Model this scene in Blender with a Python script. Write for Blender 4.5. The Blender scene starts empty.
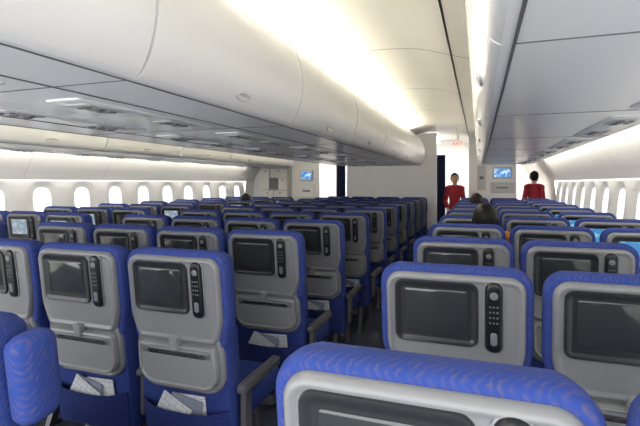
import bpy, bmesh, math, random
from mathutils import Vector, Matrix
random.seed(4)
scn=bpy.context.scene
COL=scn.collection
F=452.0; TH=math.atan(159/F); CT=math.cos(TH); ST=math.sin(TH)
CZ=1.395
# ---------------- materials
def mat(name,col,rough=.5,metal=0,emit=None,es=0,spec=None,coat=0):
    m=bpy.data.materials.new(name); m.use_nodes=True
    b=m.node_tree.nodes['Principled BSDF']
    b.inputs['Base Color'].default_value=(*col,1); b.inputs['Roughness'].default_value=rough
    b.inputs['Metallic'].default_value=metal
    if spec is not None: b.inputs['Specular IOR Level'].default_value=spec
    if coat: b.inputs['Coat Weight'].default_value=coat; b.inputs['Coat Roughness'].default_value=.1
    if emit: b.inputs['Emission Color'].default_value=(*emit,1); b.inputs['Emission Strength'].default_value=es
    return m
def noisy(name,c1,c2,scale,rough,bump=0,bscale=300):
    m=mat(name,c1,rough); nt=m.node_tree; b=nt.nodes['Principled BSDF']
    tc=nt.nodes.new('ShaderNodeTexCoord'); n=nt.nodes.new('ShaderNodeTexNoise'); n.inputs['Scale'].default_value=scale
    r=nt.nodes.new('ShaderNodeValToRGB'); r.color_ramp.elements[0].color=(*c1,1); r.color_ramp.elements[1].color=(*c2,1)
    r.color_ramp.elements[0].position=.35; r.color_ramp.elements[1].position=.65
    nt.links.new(tc.outputs['Object'],n.inputs['Vector']); nt.links.new(n.outputs['Fac'],r.inputs['Fac']); nt.links.new(r.outputs['Color'],b.inputs['Base Color'])
    if bump:
        n2=nt.nodes.new('ShaderNodeTexNoise'); n2.inputs['Scale'].default_value=bscale
        bp=nt.nodes.new('ShaderNodeBump'); bp.inputs['Strength'].default_value=bump; bp.inputs['Distance'].default_value=.002
        nt.links.new(tc.outputs['Object'],n2.inputs['Vector']); nt.links.new(n2.outputs['Fac'],bp.inputs['Height']); nt.links.new(bp.outputs['Normal'],b.inputs['Normal'])
    return m
def fabric(name,base,streak,amt,scale=26):
    m=mat(name,base,.85,spec=.2); nt=m.node_tree; b=nt.nodes['Principled BSDF']
    tc=nt.nodes.new('ShaderNodeTexCoord'); mp=nt.nodes.new('ShaderNodeMapping'); mp.inputs['Rotation'].default_value=(0,.65,.75)
    w=nt.nodes.new('ShaderNodeTexWave'); w.inputs['Scale'].default_value=scale; w.inputs['Distortion'].default_value=4; w.inputs['Detail'].default_value=3
    w.inputs['Detail Scale'].default_value=1.6
    n=nt.nodes.new('ShaderNodeTexNoise'); n.inputs['Scale'].default_value=60
    r=nt.nodes.new('ShaderNodeValToRGB'); r.color_ramp.elements[0].position=.35; r.color_ramp.elements[1].position=1
    r2=nt.nodes.new('ShaderNodeValToRGB'); r2.color_ramp.elements[0].position=.35; r2.color_ramp.elements[1].position=.7
    mu=nt.nodes.new('ShaderNodeMath'); mu.operation='MULTIPLY'
    mu2=nt.nodes.new('ShaderNodeMath'); mu2.operation='MULTIPLY'; mu2.inputs[1].default_value=amt
    mx=nt.nodes.new('ShaderNodeMix'); mx.data_type='RGBA'; mx.inputs['A'].default_value=(*base,1); mx.inputs['B'].default_value=(*streak,1)
    L=nt.links.new
    L(tc.outputs['Object'],mp.inputs['Vector']); L(mp.outputs['Vector'],w.inputs['Vector']); L(tc.outputs['Object'],n.inputs['Vector'])
    L(w.outputs['Fac'],r.inputs['Fac']); L(n.outputs['Fac'],r2.inputs['Fac']); L(r.outputs['Color'],mu.inputs[0]); L(r2.outputs['Color'],mu.inputs[1])
    L(mu.outputs[0],mu2.inputs[0]); L(mu2.outputs[0],mx.inputs['Factor']); L(mx.outputs['Result'],b.inputs['Base Color'])
    n2=nt.nodes.new('ShaderNodeTexNoise'); n2.inputs['Scale'].default_value=400
    bp=nt.nodes.new('ShaderNodeBump'); bp.inputs['Strength'].default_value=.3; bp.inputs['Distance'].default_value=.002
    L(tc.outputs['Object'],n2.inputs['Vector']); L(n2.outputs['Fac'],bp.inputs['Height']); L(bp.outputs['Normal'],b.inputs['Normal'])
    return m
M_head=fabric('headrest_fabric',(.023,.05,.225),(.09,.075,.16),.9,34)
M_back=fabric('seat_fabric',(.021,.042,.195),(.05,.055,.17),.7,34)
M_pock=fabric('pocket_fabric',(.016,.028,.13),(.04,.045,.13),.6,34)
M_shell=noisy('shell_plastic',(.185,.19,.20),(.205,.21,.22),3,.26,.12,500)
M_tray=noisy('tray_plastic',(.23,.235,.245),(.25,.255,.265),3,.24,.08,500)
M_bez=mat('bezel_plastic',(.022,.023,.026),.28)
M_scr=mat('screen_glass',(.032,.037,.038),.12,coat=.5)
M_black=mat('black_plastic',(.008,.008,.010),.3)
M_btn=mat('button_rubber',(.15,.16,.18),.5)
M_arm=mat('armrest_plastic',(.075,.075,.085),.5)
M_metal=mat('brushed_metal',(.10,.10,.11),.4,.5)
M_bin=noisy('bin_laminate',(.76,.765,.77),(.79,.79,.795),1.2,.2)
M_binu=noisy('bin_underside_laminate',(.90,.905,.91),(.92,.925,.93),1.2,.24)
M_ceil=noisy('ceiling_laminate',(.74,.72,.67),(.78,.76,.71),1,.4)
M_wall=noisy('wall_laminate',(.79,.775,.73),(.82,.805,.76),1,.5)
M_part=noisy('bulkhead_laminate',(.86,.855,.84),(.89,.88,.865),1,.35)
M_dark=mat('seam_rubber',(.12,.12,.12),.7)
M_groove=mat('groove_grey',(.16,.16,.16),.6)
M_psu=mat('service_panel_plastic',(.55,.55,.55),.45)
M_carpet=noisy('carpet',(.03,.035,.06),(.045,.055,.09),60,.95,.6,400)
M_cove=mat('cove_lamp',(1,1,1),.5,emit=(1,.93,.75),es=24)
M_side=mat('sidewall_lamp',(1,1,1),.5,emit=(1,.95,.86),es=13)
M_pane=mat('window_daylight',(1,1,1),.5,emit=(.88,.95,1),es=1.15)
M_front=mat('forward_fill_lamp',(1,1,1),.5,emit=(1,.95,.88),es=8)  # glow of the fill panels added to light the forward area
M_blue=mat('curtain_cloth',(.016,.024,.09),.9)
def paper():
    m=mat('printed_paper',(.75,.75,.72),.6); nt=m.node_tree; b=nt.nodes['Principled BSDF']
    tc=nt.nodes.new('ShaderNodeTexCoord'); br=nt.nodes.new('ShaderNodeTexBrick'); br.inputs['Scale'].default_value=9
    br.inputs['Mortar Size'].default_value=.012
    br.inputs['Color1'].default_value=(.7,.7,.69,1); br.inputs['Color2'].default_value=(.6,.62,.66,1); br.inputs['Mortar'].default_value=(.3,.33,.4,1)
    nt.links.new(tc.outputs['Object'],br.inputs['Vector']); nt.links.new(br.outputs['Color'],b.inputs['Base Color']); return m
M_paper=paper()
M_cover=mat('leaflet_cover',(.22,.25,.32),.45)
def litscreen(name,a,b_,s):
    m=mat(name,(.02,.02,.02),.2); nt=m.node_tree; b=nt.nodes['Principled BSDF']
    tc=nt.nodes.new('ShaderNodeTexCoord'); n=nt.nodes.new('ShaderNodeTexNoise'); n.inputs['Scale'].default_value=16
    r=nt.nodes.new('ShaderNodeValToRGB'); r.color_ramp.elements[0].color=(*a,1); r.color_ramp.elements[1].color=(*b_,1)
    r.color_ramp.elements[0].position=.45; r.color_ramp.elements[1].position=.62
    nt.links.new(tc.outputs['Object'],n.inputs['Vector']); nt.links.new(n.outputs['Fac'],r.inputs['Fac']); nt.links.new(r.outputs['Color'],b.inputs['Emission Color'])
    b.inputs['Emission Strength'].default_value=s; return m
M_lit=litscreen('lit_map_screen',(.05,.28,.62),(.35,.7,.85),.9)
M_lit2=litscreen('pale_lit_screen',(.3,.42,.52),(.6,.68,.72),.75)

# ---------------- mesh helpers
def finish(bm,name,mats,smooth=True,ang=40):
    bmesh.ops.recalc_face_normals(bm,faces=bm.faces[:])
    me=bpy.data.meshes.new(name); bm.to_mesh(me); bm.free()
    for m in (mats if isinstance(mats,(list,tuple)) else [mats]): me.materials.append(m)
    if smooth:
        for p in me.polygons: p.use_smooth=True
        me.set_sharp_from_angle(angle=math.radians(ang))
    return me
def add(name,me,parent=None,loc=None,**props):
    o=bpy.data.objects.new(name,me); COL.objects.link(o)
    if parent: o.parent=parent
    if loc is not None: o.location=loc
    for k,v in props.items(): o[k]=v
    return o
def thing(name,me,label,cat,loc=(0,0,0),rot=0,group=None):
    o=bpy.data.objects.new(name,me); COL.objects.link(o); o.location=loc; o.rotation_euler=(0,0,rot)
    if me is None: o.empty_display_size=.1
    o['label']=label; o['category']=cat
    if group: o['group']=group
    return o
def rrect(u0,u1,s0,s1,r0,r1=None,k=6):
    if r1 is None: r1=r0
    pts=[]
    for (cu,cs,r,a0) in ((u1-r0,s0+r0,r0,-90),(u1-r1,s1-r1,r1,0),(u0+r1,s1-r1,r1,90),(u0+r0,s0+r0,r0,180)):
        for i in range(k+1):
            a=math.radians(a0+90*i/k); pts.append((cu+r*math.cos(a),cs+r*math.sin(a)))
    return pts
def subdiv(pts,m=.03):
    out=[]
    for i,p in enumerate(pts):
        q=pts[(i+1)%len(pts)]; L=math.hypot(q[0]-p[0],q[1]-p[1]); n=max(1,int(L/m))
        for j in range(n): out.append((p[0]+(q[0]-p[0])*j/n,p[1]+(q[1]-p[1])*j/n))
    return out
def inset(pts,d):
    n=len(pts); out=[]
    for i in range(n):
        p0=pts[i-1];p=pts[i];p1=pts[(i+1)%n]
        e0=(p[0]-p0[0],p[1]-p0[1]); e1=(p1[0]-p[0],p1[1]-p[1])
        l0=math.hypot(*e0) or 1e-9; l1=math.hypot(*e1) or 1e-9
        n0=(-e0[1]/l0,e0[0]/l0); n1=(-e1[1]/l1,e1[0]/l1)
        nx,ny=n0[0]+n1[0],n0[1]+n1[1]; l=math.hypot(nx,ny) or 1; nx/=l;ny/=l
        c=max(.5,nx*n0[0]+ny*n0[1]); out.append((p[0]+nx*d/c,p[1]+ny*d/c))
    return out
def loft_bm(bm,outline,rings,M,mi=0,cap0=True,cap1=True):
    prev=None; first=None
    for ins,n in rings:
        ring=[bm.verts.new(M(u,s,n)) for u,s in inset(outline,ins)]
        if prev:
            for i in range(len(ring)):
                f=bm.faces.new((prev[i],prev[(i+1)%len(ring)],ring[(i+1)%len(ring)],ring[i])); f.material_index=mi
        else: first=ring
        prev=ring
    if cap0: bm.faces.new(first[::-1]).material_index=mi
    if cap1: bm.faces.new(prev).material_index=mi
def box_bm(bm,x0,x1,y0,y1,z0,z1,mi=0):
    v=[bm.verts.new((x,y,z)) for x in (x0,x1) for y in (y0,y1) for z in (z0,z1)]
    for f in ((0,1,3,2),(4,6,7,5),(0,4,5,1),(2,3,7,6),(0,2,6,4),(1,5,7,3)):
        bm.faces.new([v[i] for i in f]).material_index=mi
def rbox(bm,x0,x1,y0,y1,z0,z1,r,mi=0):
    loft_bm(bm,rrect(x0,x1,y0,y1,min(r,(x1-x0)/2.01,(y1-y0)/2.01)),[(r*.6,z0),(r*.2,z0+r*.3),(0,z0+r),(0,z1-r),(r*.2,z1-r*.3),(r*.6,z1)],lambda a,b,c:(a,b,c),mi)
def boxme(name,dims,m,r=0):
    bm=bmesh.new()
    if r: rbox(bm,*dims,r)
    else: box_bm(bm,*dims)
    return finish(bm,name,m)
def disc_bm(bm,c,r,n0,n1,M,k=14,mi=0):
    out=[(c[0]+r*math.cos(2*math.pi*i/k),c[1]+r*math.sin(2*math.pi*i/k)) for i in range(k)]
    loft_bm(bm,out,[(0,n0),(0,n1-.001),(r*.2,n1)],M,mi)

# ---------------- seat prototype
TOP=1.119; A=math.radians(7); SA,CA=math.sin(A),math.cos(A)
def MB(u,s,n): return (u, s*SA-n*CA+.02, TOP-s*CA-n*SA)
P={}
def sstep(t): t=max(0,min(1,t)); return t*t*(3-2*t)
bm=bmesh.new()
hd_o=[(u*(1-.075*sstep((s-.27)/.09)),s) for u,s in subdiv(rrect(-.245,.245,0,.40,.07,.03,8))]
loft_bm(bm,hd_o,[(.068,-.125),(.045,-.12),(.028,-.105),(.014,-.08),(.004,-.05),(0,-.025),(.003,-.008),(.009,.002),(.016,.005),(.03,.004)],MB)
P['headrest']=finish(bm,'headrest',M_head)
bm=bmesh.new()
loft_bm(bm,rrect(-.226,.226,.30,.88,.05),[(.05,-.12),(.015,-.11),(0,-.09),(0,-.03),(.008,-.01),(.03,-.002)],MB)
P['backrest']=finish(bm,'backrest',M_back)
bm=bmesh.new()
# upper housing: raised rounded surround, tapering to a waist, then stepped lower panel
up=[(u*(1-.10*sstep((s-.26)/.11)),s) for u,s in subdiv(rrect(-.220,.220,.021,.378,.05,.035,8),.02)]
loft_bm(bm,up,[(0,-.012),(0,.010),(.004,.020),(.010,.0255),(.017,.0255),(.023,.0195),(.03,.0195)],MB)
lo=[(u*(1-.06*sstep((.42-s)/.06)),s) for u,s in subdiv(rrect(-.212,.212,.345,.60,.03,.09,8),.02)]
loft_bm(bm,lo,[(0,-.012),(0,.002),(.004,.011),(.012,.014),(.018,.010)],MB)
P['seat_back_shell']=finish(bm,'seat_back_shell',M_shell,ang=50)
bm=bmesh.new()
tr=[(u*(1-.05*sstep((.44-s)/.06)),s) for u,s in subdiv(rrect(-.192,.192,.388,.575,.016,.075,8),.02)]
loft_bm(bm,tr,[(0,.006),(0,.026),(.004,.034),(.012,.036),(.018,.030),(.05,.030)],MB)
P['tray_table']=finish(bm,'tray_table',M_tray)
bm=bmesh.new()
loft_bm(bm,rrect(-.02,.02,.352,.410,.009),[(0,.012),(0,.042),(.003,.046)],MB)
P['tray_latch']=finish(bm,'tray_latch',M_tray)
bm=bmesh.new()
loft_bm(bm,rrect(-.190,.078,.042,.258,.03),[(0,.016),(0,.022),(.003,.027),(.012,.027),(.018,.022),(.024,.0215)],MB)
P['screen_frame']=finish(bm,'screen_frame',M_bez)
bm=bmesh.new()
loft_bm(bm,rrect(-.156,.044,.072,.216,.008),[(0,.02),(0,.0235),(.001,.0242)],MB)
P['screen']=finish(bm,'screen',M_scr)
P['screen_lit']=P['screen'].copy(); P['screen_lit'].materials[0]=M_lit
P['screen_pale']=P['screen'].copy(); P['screen_pale'].materials[0]=M_lit2
bm=bmesh.new()
loft_bm(bm,rrect(.094,.154,.030,.268,.028),[(0,.017),(0,.024),(.003,.026),(.005,.024)],MB,0)
loft_bm(bm,rrect(.098,.150,.034,.264,.0245),[(0,.02),(0,.03),(.004,.036),(.009,.038)],MB,1)
P['remote_control']=finish(bm,'remote_control',[M_shell,M_black])
bm=bmesh.new()
kc=.124
loft_bm(bm,rrect(kc-.016,kc+.016,.054,.246,.012),[(0,.037),(0,.0384)],MB,1)
disc_bm(bm,(kc,.074),.0125,.037,.0405,MB,16)
for r in range(4):
    for c in (-1,0,1):
        disc_bm(bm,(kc+c*.0105,.110+r*.0175),.0032,.037,.0405,MB,8)
loft_bm(bm,rrect(kc-.01,kc+.01,.194,.236,.008),[(0,.037),(0,.04),(.002,.0405)],MB)
P['keypad']=finish(bm,'keypad',[M_btn,M_black])
# pocket
bm=bmesh.new(); NU=16;NS=6; g=[]
for i in range(NU+1):
    u=-.21+.42*i/NU; col=[]
    for j in range(NS+1):
        s=.665+.205*j/NS
        b=(1-abs(u/.21)**4)*(.046 if j<NS-1 else (.03 if j==NS-1 else 0))+.002
        sag=.014*(1-(u/.2)**2) if j==0 else 0
        col.append((u,s+sag,b))
    g.append(col)
vo=[[bm.verts.new(MB(*p)) for p in c] for c in g]; vi=[[bm.verts.new(MB(p[0],p[1],p[2]-.004)) for p in c] for c in g]
for i in range(NU):
    for j in range(NS):
        bm.faces.new((vo[i][j],vo[i+1][j],vo[i+1][j+1],vo[i][j+1])); bm.faces.new((vi[i][j],vi[i][j+1],vi[i+1][j+1],vi[i+1][j]))
    bm.faces.new((vo[i][0],vi[i][0],vi[i+1][0],vo[i+1][0])); bm.faces.new((vo[i][NS],vo[i+1][NS],vi[i+1][NS],vi[i][NS]))
for j in range(NS):
    for i in (0,NU): bm.faces.new((vo[i][j],vo[i][j+1],vi[i][j+1],vi[i][j]))
P['literature_pocket']=finish(bm,'literature_pocket',M_pock)
bm=bmesh.new()
loft_bm(bm,rrect(.236,.306,.045,.24,.032),[(.026,-.12),(.01,-.11),(0,-.09),(0,-.05),(.008,-.03),(.024,-.02)],MB)
P['headrest_wing']=finish(bm,'headrest_wing',M_head)
bm=bmesh.new()
rbox(bm,-.22,.22,.2,.62,.35,.46,.035)
P['seat_cushion']=finish(bm,'seat_cushion',M_back)
def armrest(x):
    bm=bmesh.new()
    def MX(a,b,c): return (x+c,a,b)
    loft_bm(bm,rrect(.12,.48,.52,.565,.021),[(.008,-.02),(0,-.014),(0,.014),(.008,.02)],MX)
    loft_bm(bm,rrect(.14,.20,.34,.54,.02),[(.004,-.012),(0,-.008),(0,.008),(.004,.012)],MX)
    return finish(bm,'armrest',M_arm)
P['armrest_r']=armrest(.2565); P['armrest_l']=armrest(-.2565)
bm=bmesh.new()
box_bm(bm,-.22,.22,.24,.29,.3,.35); box_bm(bm,-.22,.22,.5,.55,.3,.35); box_bm(bm,-.02,.02,.29,.5,.31,.34)
P['seat_frame']=finish(bm,'seat_frame',M_metal)
def leg(x):
    bm=bmesh.new()
    for (ya,yb,za,zb) in ((.265,.16,.3,.02),(.525,.56,.3,.02)):
        v=[]
        for (yy,zz) in ((ya,za),(yb,zb)):
            for dx,dy in ((-.014,-.02),(.014,-.02),(.014,.02),(-.014,.02)): v.append(bm.verts.new((x+dx,yy+dy,zz)))
        for i in range(4): bm.faces.new((v[i],v[(i+1)%4],v[4+(i+1)%4],v[4+i]))
        bm.faces.new(v[:4]); bm.faces.new(v[4:])
    box_bm(bm,x-.022,x+.022,.12,.60,0,.022)
    return finish(bm,'leg',M_metal)
P['leg']=leg(.13); P['leg2']=leg(-.13)

COLS_L=[-3.62,-4.133,-4.646]; COLS_C=[-1.18,-1.693,-2.206,-2.719]; COLS_R=[-.08,.433,.946]
ROWS=[.655]+[.71+.81*n for n in range(1,11)]
def px(X,Y):
    D=CT*Y-ST*X
    return (320+F*(X*CT+Y*ST)/D, D) if D>.05 else (None,D)
def visible(X,Y):
    a,_=px(X-.24,Y+.1); b,_=px(X+.24,Y)
    c,_=px(X+.24,Y+.6)
    if b is None and X<0: return False
    if a is None: return False
    return a<640 and max(b or 999,c or 0)>-5
BASE="blue patterned airplane seat with grey back shell and "
magp=bmesh.new()
loft_bm(magp,rrect(-.075,.075,-.095,.1,.004),[(0,0),(0,.004)],lambda a,b,c:(a,b,c))
magme=finish(magp,'magazine',M_paper)
magme2=magme.copy(); magme2.materials[0]=M_cover
for ri,Y in enumerate(ROWS):
    for block,cols in (('left block',COLS_L),('centre block',COLS_C),('aisle block',COLS_R)):
        for ci,X in enumerate(cols):
            if not visible(X,Y): continue
            if block=='left block' and ri>=10: continue
            lit = None
            yy=Y; xx=X
            wing=(ri==0 and block=='centre block' and ci==0)
            if wing: yy=.60; xx=-1.165
            if block=='aisle block' and ci==2 and ri>=2: lit='screen_lit'
            if block=='left block' and (ci>=1 or ri%2): lit='screen_pale'
            lab=BASE+("dark screen" if not lit else ("glowing blue screen" if lit=='screen_lit' else "pale glowing screen"))
            e=thing('airplane_seat',None,lab,'seat',(xx,yy,0),0,'rows of economy cabin seats')
            add('headrest',P['headrest'],e); add('backrest',P['backrest'],e)
            if wing: add('headrest_wing',P['headrest_wing'],e)
            add('seat_back_shell',P['seat_back_shell'],e)
            tt=add('tray_table',P['tray_table'],e)
            sf=add('screen_frame',P['screen_frame'],e); s=add('screen',P[lit or 'screen'],sf)
            if lit: s['label']='lit blue screen' if lit=='screen_lit' else 'pale lit screen'
            rc=add('remote_control',P['remote_control'],e)
            add('seat_cushion',P['seat_cushion'],e)
            if ri<8: add('armrest',P['armrest_r'],e)
            leftmost = X==min(cols)
            if leftmost and ri<8: add('armrest',P['armrest_l'],e)
            add('leg',P['leg'],e); add('leg',P['leg2'],e); add('seat_frame',P['seat_frame'],e)
            if ri<7:
                add('literature_pocket',P['literature_pocket'],e)
                add('tray_latch',P['tray_latch'],tt); add('keypad',P['keypad'],rc)
            if 1<=ri<=4 and -3<X<-.5:
                for q in range(3):
                    mg=thing('leaflet',magme2 if q==1 else magme,("grey-blue printed booklet" if q==1 else "white printed leaflet")+" tucked in the seat back pocket",'leaflet',group='leaflets in the seat pockets')
                    ang=(random.uniform(-.06,.06),random.uniform(.12,.25),random.uniform(.4,.6))[q]
                    c=MB((.05,.0,-.05)[q]+random.uniform(-.02,.02),(.712,.716,.722)[q],.004+.009*q)
                    R=Matrix(((1,0,0),(0,SA,-CA),(0,-CA,-SA)))
                    Rz=Matrix.Rotation(ang,3,'Z')
                    mm=(R@Rz).to_4x4(); mm.translation=Vector((X+c[0],Y+c[1],c[2]))
                    mg.matrix_world=mm

# ---------------- cabin shell
CX=-1.82; Y0=-1.32; Y1=12.2
def sweep(bm,prof,y0,y1,mi=0,closed=False):
    a=[bm.verts.new((x,y0,z)) for x,z in prof]; b=[bm.verts.new((x,y1,z)) for x,z in prof]
    n=len(prof)
    for i in range(n if closed else n-1):
        j=(i+1)%n; bm.faces.new((a[i],a[j],b[j],b[i])).material_index=mi
    if closed:
        bm.faces.new(a[::-1]).material_index=mi; bm.faces.new(b).material_index=mi
def smooth_prof(pts,k=4):
    out=[]
    n=len(pts)
    for i in range(n-1):
        p0=pts[max(i-1,0)];p1=pts[i];p2=pts[i+1];p3=pts[min(i+2,n-1)]
        for j in range(k):
            t=j/k
            out.append(tuple(.5*((2*p1[q])+(-p0[q]+p2[q])*t+(2*p0[q]-5*p1[q]+4*p2[q]-p3[q])*t*t+(-p0[q]+3*p1[q]-3*p2[q]+p3[q])*t**3) for q in (0,1)))
    out.append(pts[-1]); return out
mir=lambda pr,c:[(2*c-x,z) for x,z in pr]
def Zp(pr): return [(x,z+CZ) for x,z in pr]
me=boxme('floor',(-5.0,1.36,Y0,Y1,-.06,0),M_carpet); add('floor',me,kind='structure')
cp=smooth_prof(Zp([(-1.82,1.0),(-1.5,1.0),(-1.28,1.03),(-1.05,1.07),(-.75,1.085),(-.45,1.06),(-.21,.99)]),5)
cp2=smooth_prof(Zp([(-.195,.985),(-.1,.96),(.02,.935),(.5,.935),(1.15,.935)]),4)
bm=bmesh.new()
y=-1.22
ys=[]
while y<Y1:
    y2=min(y+1.62,Y1); ys.append((y,y2-.012)); y=y2
for pr in (cp,cp2,mir(cp,CX),mir(cp2,CX)):
    for a,b in ys: sweep(bm,pr,a,b)
back=Zp([(-1.82,1.02),(-1.28,1.06),(-1.05,1.1),(-.75,1.115),(-.45,1.09),(-.2,1.02),(.05,.965),(1.2,.965)])
for pr in (back,mir(back,CX)): sweep(bm,pr,Y0,Y1,1)
add('ceiling',finish(bm,'ceiling',[M_ceil,M_groove]),kind='structure')
# walls
WTOP=[(2.80,.47),(2.87,.40),(2.93,.31),(3.0,.2),(3.05,.12),(3.085,.04)]
WP_up=[(CX+x,z+CZ) for x,z in WTOP]
zb1=CZ+.04; zb0=zb1-.52; xb1=CX+3.085; xb0=CX+3.135
WP_lo=[(xb0,zb0),(CX+3.13,.6),(CX+3.09,.3),(CX+3.02,0)]
PITCH=.58; WY0=-.9; NW=17; WY1=WY0+PITCH*NW
def rwall(f,name):
    bm=bmesh.new(); up=smooth_prof(WP_up,4); lo=smooth_prof(WP_lo,3)
    g=[(f(x),z) for x,z in up]; h=[(f(x),z) for x,z in lo]
    sweep(bm,g,Y0,Y1); sweep(bm,h,Y0,Y1)
    sweep(bm,[(f(CX+2.80),CZ+.47),(f(CX+2.9),CZ+.95)],Y0,Y1)
    sweep(bm,[(f(xb1),zb1),(f(xb0),zb0)],Y0,WY0); sweep(bm,[(f(xb1),zb1),(f(xb0),zb0)],WY1,Y1)
    for i in range(0,NW+1,2):
        ys_=WY0+PITCH*i
        sweep(bm,[(f(x-.002),z) for x,z in up],ys_-.003,ys_+.003,1)
    add(name,finish(bm,name,[M_wall,M_psu]),kind='structure')
rwall(lambda x:x,'wall_right'); rwall(lambda x:2*CX-x,'wall_left')
wn=0
def wmesh(sgn):
    bm=bmesh.new(); N=40
    def MW(a,b,n):
        t=b/.52; return (((xb1+xb0)/2-CX+(xb1-xb0)*-t+n)*sgn, a, (zb1+zb0)/2+b)
    def rect(ang):
        c,s=math.cos(ang),math.sin(ang); k=min((PITCH/2)/max(abs(c),1e-6),.26/max(abs(s),1e-6)); return (c*k,s*k)
    def sup(ang,a,b,p=2.7):
        c,s=math.cos(ang),math.sin(ang); r=(abs(c/a)**p+abs(s/b)**p)**(-1/p); return (c*r,s*r)
    angs=[2*math.pi*i/N for i in range(N)]
    ca=math.atan2(.26,PITCH/2)
    for t in (ca,math.pi-ca,math.pi+ca,2*math.pi-ca):
        j=min(range(N),key=lambda i:abs(angs[i]-t)); angs[j]=t
    R=[[MW(*rect(t),0) for t in angs],[MW(*sup(t,.235,.245),0) for t in angs],[MW(*sup(t,.21,.23),.005) for t in angs],
       [MW(*sup(t,.175,.205),.018) for t in angs],[MW(*sup(t,.14,.178),.03) for t in angs],[MW(*sup(t,.118,.16),.034) for t in angs]]
    prev=None
    for ring in R:
        cur=[bm.verts.new(p) for p in ring]
        if prev:
            for i in range(N): bm.faces.new((prev[i],prev[(i+1)%N],cur[(i+1)%N],cur[i]))
        prev=cur
    fr=finish(bm,'window',M_wall,ang=70)
    bm=bmesh.new(); bm.faces.new([bm.verts.new(MW(*sup(t,.12,.162),.033)) for t in angs])
    return fr,finish(bm,'window_pane',M_pane)
for sgn in (1,-1):
    fr,pn=wmesh(sgn)
    for i in range(NW):
        wn+=1; y=WY0+PITCH*(i+.5)
        w=add('window_%d'%wn,fr,loc=(CX,y,0),kind='structure'); add('window_pane',pn,w,kind='structure')

# ---------------- overhead bins (local: lip at x=0 , aisle side is +x)
BL=1.25; BZ=CZ+.335
front=smooth_prof([(0,0),(.028,.022),(.062,.085),(.083,.16),(.090,.24),(.080,.33),(.05,.42),(-.005,.51),(-.08,.575)],4)
def binset(depth,top,psu_x,gro,gw):
    B={}
    bm=bmesh.new()
    ins=[(x-.018,z+.004) for x,z in front]
    prof=[(0,.0)]+ins[2:]+top+[(-depth,0)]
    sweep(bm,prof,0,BL,0,closed=True)
    B['bin_body']=finish(bm,'bin_body',M_binu,ang=30)
    bm=bmesh.new(); th=.014
    outer=front; inner=[(x-th,z+.002) for x,z in front]
    sweep(bm,outer+inner[::-1],.006,BL-.006,0,closed=True)
    B['bin_door']=finish(bm,'bin_door',M_bin,ang=35)
    bm=bmesh.new()
    def ML(a,b,c): return (.045+b*.45+c*.9, BL/2+a, .055+b*.9-c*.45)
    pts=[(.062*math.cos(2*math.pi*i/24),.022*math.sin(2*math.pi*i/24)) for i in range(24)]
    loft_bm(bm,pts,[(0,-.006),(0,.006),(.004,.011),(.01,.008)],ML)
    B['latch']=finish(bm,'latch',M_psu)
    bm=bmesh.new()
    MU=lambda a,b,c:(a,b,-c)
    for gg in sorted({gro,-.03}):
        loft_bm(bm,rrect(gg-gw,gg+gw,0,BL,.002,k=1),[(0,-.002),(0,.003)],MU)
    loft_bm(bm,rrect(-depth+.005,-.03,BL-.005,BL,.001,k=1),[(0,-.002),(0,.002)],MU)
    B['seam_gasket']=finish(bm,'seam_gasket',M_dark)
    bm=bmesh.new()
    loft_bm(bm,rrect(psu_x-.09,psu_x+.09,.18,BL-.1,.02),[(0,-.002),(0,.004),(.006,.008)],MU,0)
    for k in range(2):
        yc=.36+k*.53
        loft_bm(bm,rrect(psu_x-.06,psu_x+.06,yc-.11,yc+.11,.02),[(0,.006),(0,.011),(.004,.014)],MU,1)
        for q in (-.07,0,.07): disc_bm(bm,(psu_x+.02,yc+q),.02,.012,.02,MU,14,2)
        for q in (-.05,.05): disc_bm(bm,(psu_x-.035,yc+q),.012,.012,.018,MU,12,2)
    B['service_panel']=finish(bm,'service_panel',[M_binu,M_psu,M_groove])
    return B
Bc=binset(.768,[(-.5,.6),(-.52,.662),(-.768,.662)],-.53,-.35,.0035); Bs=binset(.82,[(-.2,.595),(-.82,.595)],-.66,-.03,.004)
lines=[(-1.05,1,Bc,"centre"),(-2.59,-1,Bc,"centre"),(.05,-1,Bs,"side"),(-3.69,1,Bs,"side")]
cache={}
def mirmesh(me):
    if me.name in cache: return cache[me.name]
    m2=me.copy(); m2.transform(Matrix.Scale(-1,4,(1,0,0))); m2.flip_normals(); cache[me.name]=m2; return m2
for lx,sg,B,kind in lines:
    for k in range(0,7):
        y=-.07+BL*k
        o=thing('overhead_bin',None,"closed white curved overhead luggage bin "+("above the centre seats" if kind=='centre' else "above the window seats"),'luggage bin',(lx,y,BZ),0,'overhead luggage bins')
        for nm,me in B.items():
            add(nm,me if sg>0 else mirmesh(me),o)
for i,(a,b) in enumerate(((-1.34,-1.18),(2*CX+1.18,2*CX+1.34))):
    thing('cove_light',boxme('cove_light',(a,b,0.0,8.6,BZ+.602,BZ+.616),M_cove),"long warm white light strip on top of the bins",'light')
for f in (lambda x:x,lambda x:2*CX-x):
    x0,x1=sorted((f(.88),f(.892)))
    thing('sidewall_light',boxme('sidewall_light',(x0,x1,0,8.6,BZ+.03,BZ+.075),M_side),"long white light strip between bin and window wall",'light')
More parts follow.
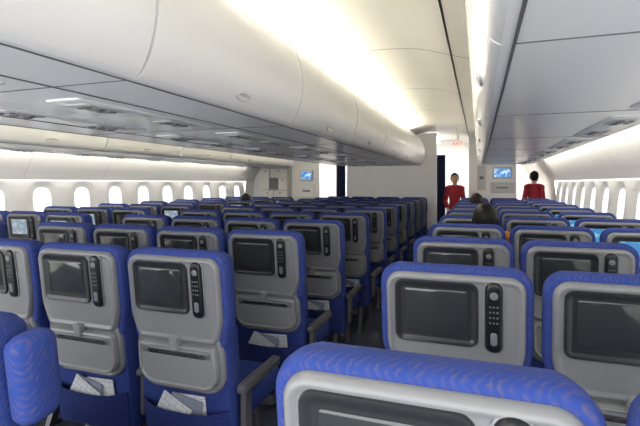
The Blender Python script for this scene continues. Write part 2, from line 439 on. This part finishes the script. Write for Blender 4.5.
# ---------------- forward bulkheads
def part(name,x0,x1,y,z1=2.44,th=.05,m=M_part):
    return add(name,boxme(name,(x0,x1,y,y+th,0,z1),m),kind='structure')
part('wall_partition',-2.8,-.84,9.8,2.45)
part('wall_partition',-.2,.70,9.8,2.36)
part('wall_partition',-4.96,-3.32,9.35,2.36)
part('wall_front',-5.0,1.34,12.15,2.5)
thing('forward_fill_light',boxme('forward_fill_light',(-2.6,-.9,10.6,11.6,2.37,2.385),M_front),"added fill light panel hidden behind the centre partition",'light')  # unseen panels added behind the partitions to brighten the forward end
thing('forward_fill_light',boxme('forward_fill_light',(-.1,1.1,10.2,11.6,2.30,2.315),M_front),"added fill light panel hidden behind the right partition",'light')
thing('forward_fill_light',boxme('forward_fill_light',(-4.7,-3.6,10.2,11.6,2.30,2.315),M_front),"added fill light panel hidden behind the right partition",'light')
def monitor(X,Y,Z,w,h,m,lab):
    e=thing('wall_monitor',None,lab,'monitor',(X,Y,Z))
    MM=lambda a,b,c:(a,-c,-b)
    bm=bmesh.new(); loft_bm(bm,rrect(-w/2-.03,w/2+.03,-h/2-.03,h/2+.03,.015),[(0,0),(0,.03),(.006,.036),(.022,.036),(.026,.03)],MM)
    add('monitor_frame',finish(bm,'monitor_frame',M_psu),e)
    bm=bmesh.new(); loft_bm(bm,rrect(-w/2,w/2,-h/2,h/2,.004),[(0,.029),(0,.034)],MM)
    add('screen',finish(bm,'screen',m),e)
M_mon=litscreen('monitor_picture',(.03,.2,.6),(.5,.75,.9),1.1)
monitor(-3.60,9.35,1.56,.24,.16,M_mon,"small wall monitor glowing blue on the bulkhead")
monitor(.44,9.8,1.60,.30,.17,M_mon,"wall monitor glowing blue on the white bulkhead")
def placard(X,Y,Z,w,h,m,lab,name='bulkhead_panel'):
    MM=lambda a,b,c:(a,-c,-b); bm=bmesh.new()
    loft_bm(bm,rrect(-w/2,w/2,-h/2,h/2,.02),[(0,0),(0,.012),(.006,.018)],MM)
    loft_bm(bm,rrect(-w*.25,w*.25,-h*.06,h*.06,.01,k=2),[(0,.016),(0,.03)],MM,1)
    thing(name,finish(bm,name,[m,M_groove]),lab,'panel',(X,Y,Z))
# galley cabinet standing against the bulkhead
M_cabb=mat('cabinet_body',(.42,.41,.39),.4); M_cabd=mat('cabinet_door',(.6,.585,.55),.4); M_cabn=mat('cabinet_niche',(.13,.13,.13),.5)
gc=thing('galley_cabinet',None,"cream galley cabinet with compartment doors standing against the bulkhead",'cabinet',(-4.28,9.08,0))
bm=bmesh.new()
box_bm(bm,-.33,.33,.02,.25,0,1.74); box_bm(bm,-.34,.34,-.01,.25,1.74,1.77)
add('body',finish(bm,'body',M_cabb),gc)
for (x0,x1,z0,z1,m) in ((-.31,-.01,.1,1.22,M_cabd),(.01,.31,.1,1.22,M_cabd),(-.31,-.11,1.25,1.70,M_cabd),(-.09,.31,1.52,1.70,M_cabd),(-.09,.10,1.25,1.50,M_cabn),(.12,.31,1.25,1.50,M_cabd)):
    d=add('door',boxme('door',(x0,x1,0,.018,z0,z1),m),gc)
    if m is M_cabd: add('handle',boxme('handle',((x0+x1)/2-.025,(x0+x1)/2+.025,-.015,0,z1-.05,z1-.03),M_groove),d)
placard(-3.60,9.35,1.22,.36,.3,M_binu,"light grey panel on the bulkhead")
placard(.44,9.8,1.3,.44,.22,M_psu,"grey panel under the monitor on the bulkhead")
placard(.05,9.8,1.5,.16,.5,M_psu,"narrow grey panel on the bulkhead")
def curtain(X0,X1,Y,z0,z1):
    bm=bmesh.new(); n=48; w=X1-X0
    a=[];b=[]
    for k,l in ((.0,a),(.012,b)):
        for i in range(n+1):
            t=i/n; x=X0+w*t; yy=Y+.02*math.sin(t*math.pi*2*4)+k
            l.append((bm.verts.new((x,yy,z0)),bm.verts.new((x,yy*1+.005*math.sin(t*9),z1))))
    for i in range(n):
        bm.faces.new((a[i][0],a[i+1][0],a[i+1][1],a[i][1])); bm.faces.new((b[i][0],b[i][1],b[i+1][1],b[i+1][0]))
        bm.faces.new((a[i][1],a[i+1][1],b[i+1][1],b[i][1])); bm.faces.new((a[i][0],b[i][0],b[i+1][0],a[i+1][0]))
    for i in (0,n): bm.faces.new((a[i][0],a[i][1],b[i][1],b[i][0]))
    thing('curtain',finish(bm,'curtain',M_blue,ang=60),"dark navy pleated curtain gathered beside the aisle",'curtain')
curtain(-.83,-.66,9.72,0,1.98); curtain(-3.03,-2.82,9.72,0,1.95)
# exit sign
e=thing('exit_sign',None,"small white ceiling sign with red lettering EXIT",'sign',(-.36,8.5,2.1))
M_sign=mat('sign_face',(.7,.65,.62),.4,emit=(1,.9,.88),es=.25); M_red=mat('sign_red',(.6,.02,.02),.4,emit=(.9,.03,.03),es=.8)
add('sign_box',boxme('sign_box',(-.11,.11,-.02,.02,-.04,.05),M_sign),e)
add('bracket',boxme('bracket',(-.02,.02,-.01,.01,.05,.35),M_psu),e)
cu=bpy.data.curves.new('lettering','FONT'); cu.body='EXIT'; cu.size=.085; cu.align_x='CENTER'; cu.align_y='CENTER'; cu.extrude=.002
to=bpy.data.objects.new('tmp',cu); COL.objects.link(to)
tm=bpy.data.meshes.new_from_object(to.evaluated_get(bpy.context.evaluated_depsgraph_get())); bpy.data.objects.remove(to)
tm.materials.clear(); tm.materials.append(M_red); tm.transform(Matrix.Rotation(math.pi/2,4,'X'))
add('lettering',tm,e,(0,-.023,.005))

# ---------------- people
def sph(bm,c,r,seg=12):
    res=bmesh.ops.create_icosphere(bm,subdivisions=2,radius=1)
    bmesh.ops.transform(bm,matrix=Matrix.Translation(c)@Matrix.Diagonal((*r,1)),verts=res['verts'])
def limb(bm,p,q,r0,r1):
    p=Vector(p);q=Vector(q)
    R0=r0 if isinstance(r0,tuple) else (r0,)*3; R1=r1 if isinstance(r1,tuple) else (r1,)*3
    L=(q-p).length; n=max(3,int(L/(min(min(R0),min(R1))*.35)))
    n=min(n,24)
    for i in range(n+1):
        t=i/n; sph(bm,p.lerp(q,t),tuple(R0[k]*(1-t)+R1[k]*t for k in range(3)))
M_skin=mat('skin',(.55,.33,.23),.5); M_hair=mat('black_hair',(.006,.005,.005),.5,spec=.25); M_hair2=mat('dark_brown_hair',(.03,.014,.008),.55,spec=.25)
M_redc=mat('red_cloth',(.34,.015,.03),.8); M_trou=mat('dark_trousers',(.015,.016,.03),.85); M_shoe=mat('shoe_leather',(.01,.01,.01),.4)
M_tan=mat('orange_cloth',(.65,.22,.06),.85); M_grey=mat('grey_cloth',(.12,.12,.13),.85); M_eye=mat('eye_dark',(.01,.008,.006),.2); M_lip=mat('lips',(.4,.08,.07),.5)
def person(loc,rot,pose,H,cloth,hairm,label,clothname='jacket',wide=0):
    bm=bmesh.new(); S=1
    if pose=='stand':
        pel=(0,0,.93);hips=[(-.085,0,.88),(.085,0,.88)];knee=[(-.095,-.015,.49),(.095,-.015,.49)];ank=[(-.1,.01,.085),(.1,.01,.085)];toe=[(-.115,-.14,.035),(.115,-.14,.035)]
        chz=1.26; hz=.30; el=[(-.19,.03,1.08),(.19,.03,1.08)]; wr=[(-.15,-.13,.94),(.17,-.09,.88)]; hd=Vector((0,-.35,-.6)).normalized(); sw=.14; S=.83
    else:
        pel=(0,0,.53);hips=[(-.085,-.03,.52),(.085,-.03,.52)];knee=[(-.11,-.42,.53),(.11,-.42,.53)];ank=[(-.11,-.38,.09),(.11,-.38,.09)];toe=[(-.12,-.48,.04),(.12,-.48,.04)]
        chz=.88+wide; hz=.285-wide; el=[(-.21-wide,-.06,.74),(.21+wide,-.06,.74)]; wr=[(-.15,-.25,.64),(.15,-.25,.64)]; hd=Vector((0,-1,-.25)).normalized(); sw=.175+wide*.5
    by=0 if pose=='stand' else .06
    nb=(0,by+.015,chz+.14); hc=Vector((0,by-.02,chz+hz))
    mid=(0,by*.5,(pel[2]+chz)/2)
    limb(bm,pel,mid,(.15*S,.105*S,.1),(.115*S,.09*S,.09)); limb(bm,mid,(0,by,chz),(.115*S,.09*S,.09),(.15*S,.1*S,.1))
    limb(bm,(0,by,chz),nb,(.15*S,.1*S,.1),(.07,.06,.05)); limb(bm,nb,(hc.x,hc.y+.01,hc.z-.05),.05,.047)
    for i,s in enumerate((-1,1)):
        sh=(s*sw,by,chz+.09)
        limb(bm,nb,sh,.05,.052); limb(bm,sh,el[i],.052*S,.042*S); limb(bm,el[i],wr[i],.042*S,.028)
        w=Vector(wr[i]); pe=w+hd*.085
        side=Vector((1,0,0))
        limb(bm,w,pe,(.026,.02,.022),(.036,.016,.02))
        for f,(off,l) in enumerate(((-.028,.062),(-.010,.072),(.009,.068),(.027,.054))):
            k=pe+side*off; md=k+hd*l*.5; tip=md+(hd+Vector((0,.25,-.45))).normalized()*l*.5
            limb(bm,k,md,.0095,.009); limb(bm,md,tip,.009,.0075)
        tb=w+hd*.03-side*s*.03; limb(bm,tb,tb+hd*.035-side*s*.02,.012,.0105); limb(bm,tb+hd*.035-side*s*.02,tb+hd*.065-side*s*.022,.0105,.009)
        limb(bm,hips[i],knee[i],.085,.058); limb(bm,knee[i],ank[i],.058,.038); limb(bm,ank[i],toe[i],.042,.034)
    sph(bm,hc+Vector((0,.012,.018)),(.074,.09,.098)); sph(bm,hc+Vector((0,-.02,-.045)),(.056,.066,.066))
    limb(bm,hc+Vector((0,-.085,.005)),hc+Vector((0,-.1,-.025)),.009,.013)
    for s in (-1,1): sph(bm,hc+Vector((s*.077,.008,-.01)),(.011,.02,.03))
    me=bpy.data.meshes.new('tmp'); bm.to_mesh(me); bm.free()
    o=bpy.data.objects.new('tmp',me); COL.objects.link(o)
    r=o.modifiers.new('r','REMESH'); r.mode='VOXEL'; r.voxel_size=.0085; r.use_smooth_shade=True
    sm=o.modifiers.new('s','SMOOTH'); sm.factor=.5; sm.iterations=3
    dg=bpy.context.evaluated_depsgraph_get(); bme=bpy.data.meshes.new_from_object(o.evaluated_get(dg)); bpy.data.objects.remove(o)
    bme.name='body'; bme.materials.clear(); bme.materials.append(M_skin)
    for p in bme.polygons: p.use_smooth=True
    root=thing('person',None,label,'person',loc,rot); root.scale=(H,H,H)
    add('body',bme,root)
    def garment(name,pred,d,m):
        b=bmesh.new(); b.from_mesh(bme); b.normal_update()
        bmesh.ops.delete(b,geom=[f for f in b.faces if not pred(f.calc_center_median())],context='FACES')
        nr={v:v.normal.copy() for v in b.verts}
        for v in b.verts: v.co+=nr[v]*(d(v.co) if callable(d) else d)
        mm=finish(b,name,m,ang=80)
        g=add(name,mm,root); so=g.modifiers.new('so','SOLIDIFY'); so.thickness=.004; so.offset=-1; return g
    if pose=='stand':
        garment(clothname,lambda c:(c.z>.8 and c.z<chz+.155 and not(abs(c.x)>.12 and c.z<.905 or (c.y<-.1 and c.z<.95))),.014,cloth)
        garment('trousers',lambda c:c.z<.86 and c.z>.1 and not(c.y<-.08 and abs(c.x)>.1 and c.z>.7) and not abs(c.x)>.21,.009,M_trou)
    else:
        garment(clothname,lambda c:(c.z>.5 and c.z<chz+.155 and c.y>-.26 and not(c.z<.62 and c.y<-.1)),.012,cloth)
        garment('trousers',lambda c:(c.z<.63 and c.z>.12 and not(c.y<-.2 and c.z>.6)),.008,M_trou)
    for s in (-1,1): garment('shoe',lambda c:c.z<.1 and c.x*s>0,.006,M_shoe)
    garment('hair',lambda c:(c.z>hc.z-.075 and ((c-hc).y>.012+ (0 if (c-hc).z<.03 else -(c-hc).z*1.0)) and not(abs((c-hc).x)>.079 and (c-hc).z<.02)) or c.z>hc.z+.085,.014,hairm)
    for s in (-1,1):
        bm=bmesh.new(); sph(bm,hc+Vector((s*.029,-.077,.008)),(.011,.008,.006)); add('eye',finish(bm,'eye',M_eye),root)
    bm=bmesh.new(); sph(bm,hc+Vector((0,-.083,-.055)),(.022,.006,.006)); add('mouth',finish(bm,'mouth',M_lip),root)
    return root
person((-.46,9.45,0),.15,'stand',.95,M_redc,M_hair,"woman in red top and dark trousers standing in the aisle",'jacket')
person((1.01,9.66,0),math.radians(150),'stand',.97,M_redc,M_hair,"person in red top standing beside the front bulkhead, turned away",'jacket')
person((.04,3.14+.28,0),math.pi,'sit',.975,M_tan,M_hair,"passenger with black hair and orange shirt sitting in a seat",'shirt',.045)
person((-.03,6.38+.28,0),math.pi,'sit',.975,M_grey,M_hair2,"passenger with dark brown hair and grey shirt sitting in a seat",'shirt')
person((-3.62,6.38+.28,0),math.pi,'sit',.95,M_grey,M_hair,"passenger with black hair and grey shirt sitting in a seat",'shirt')

# ---------------- world, camera
w=bpy.data.worlds.new('world'); scn.world=w; w.use_nodes=True
w.node_tree.nodes['Background'].inputs['Color'].default_value=(.985,.985,.985,1); w.node_tree.nodes['Background'].inputs['Strength'].default_value=4.6
cam=bpy.data.cameras.new('camera'); co=bpy.data.objects.new('camera',cam); COL.objects.link(co)
cam.sensor_width=36; cam.lens=F/640*36; cam.shift_y=-(213-183)/640; cam.clip_start=.02
co.location=(0,0,CZ); co.rotation_euler=(math.pi/2,0,TH)
scn.camera=co
scn.view_settings.view_transform='Standard'; scn.view_settings.look='None'
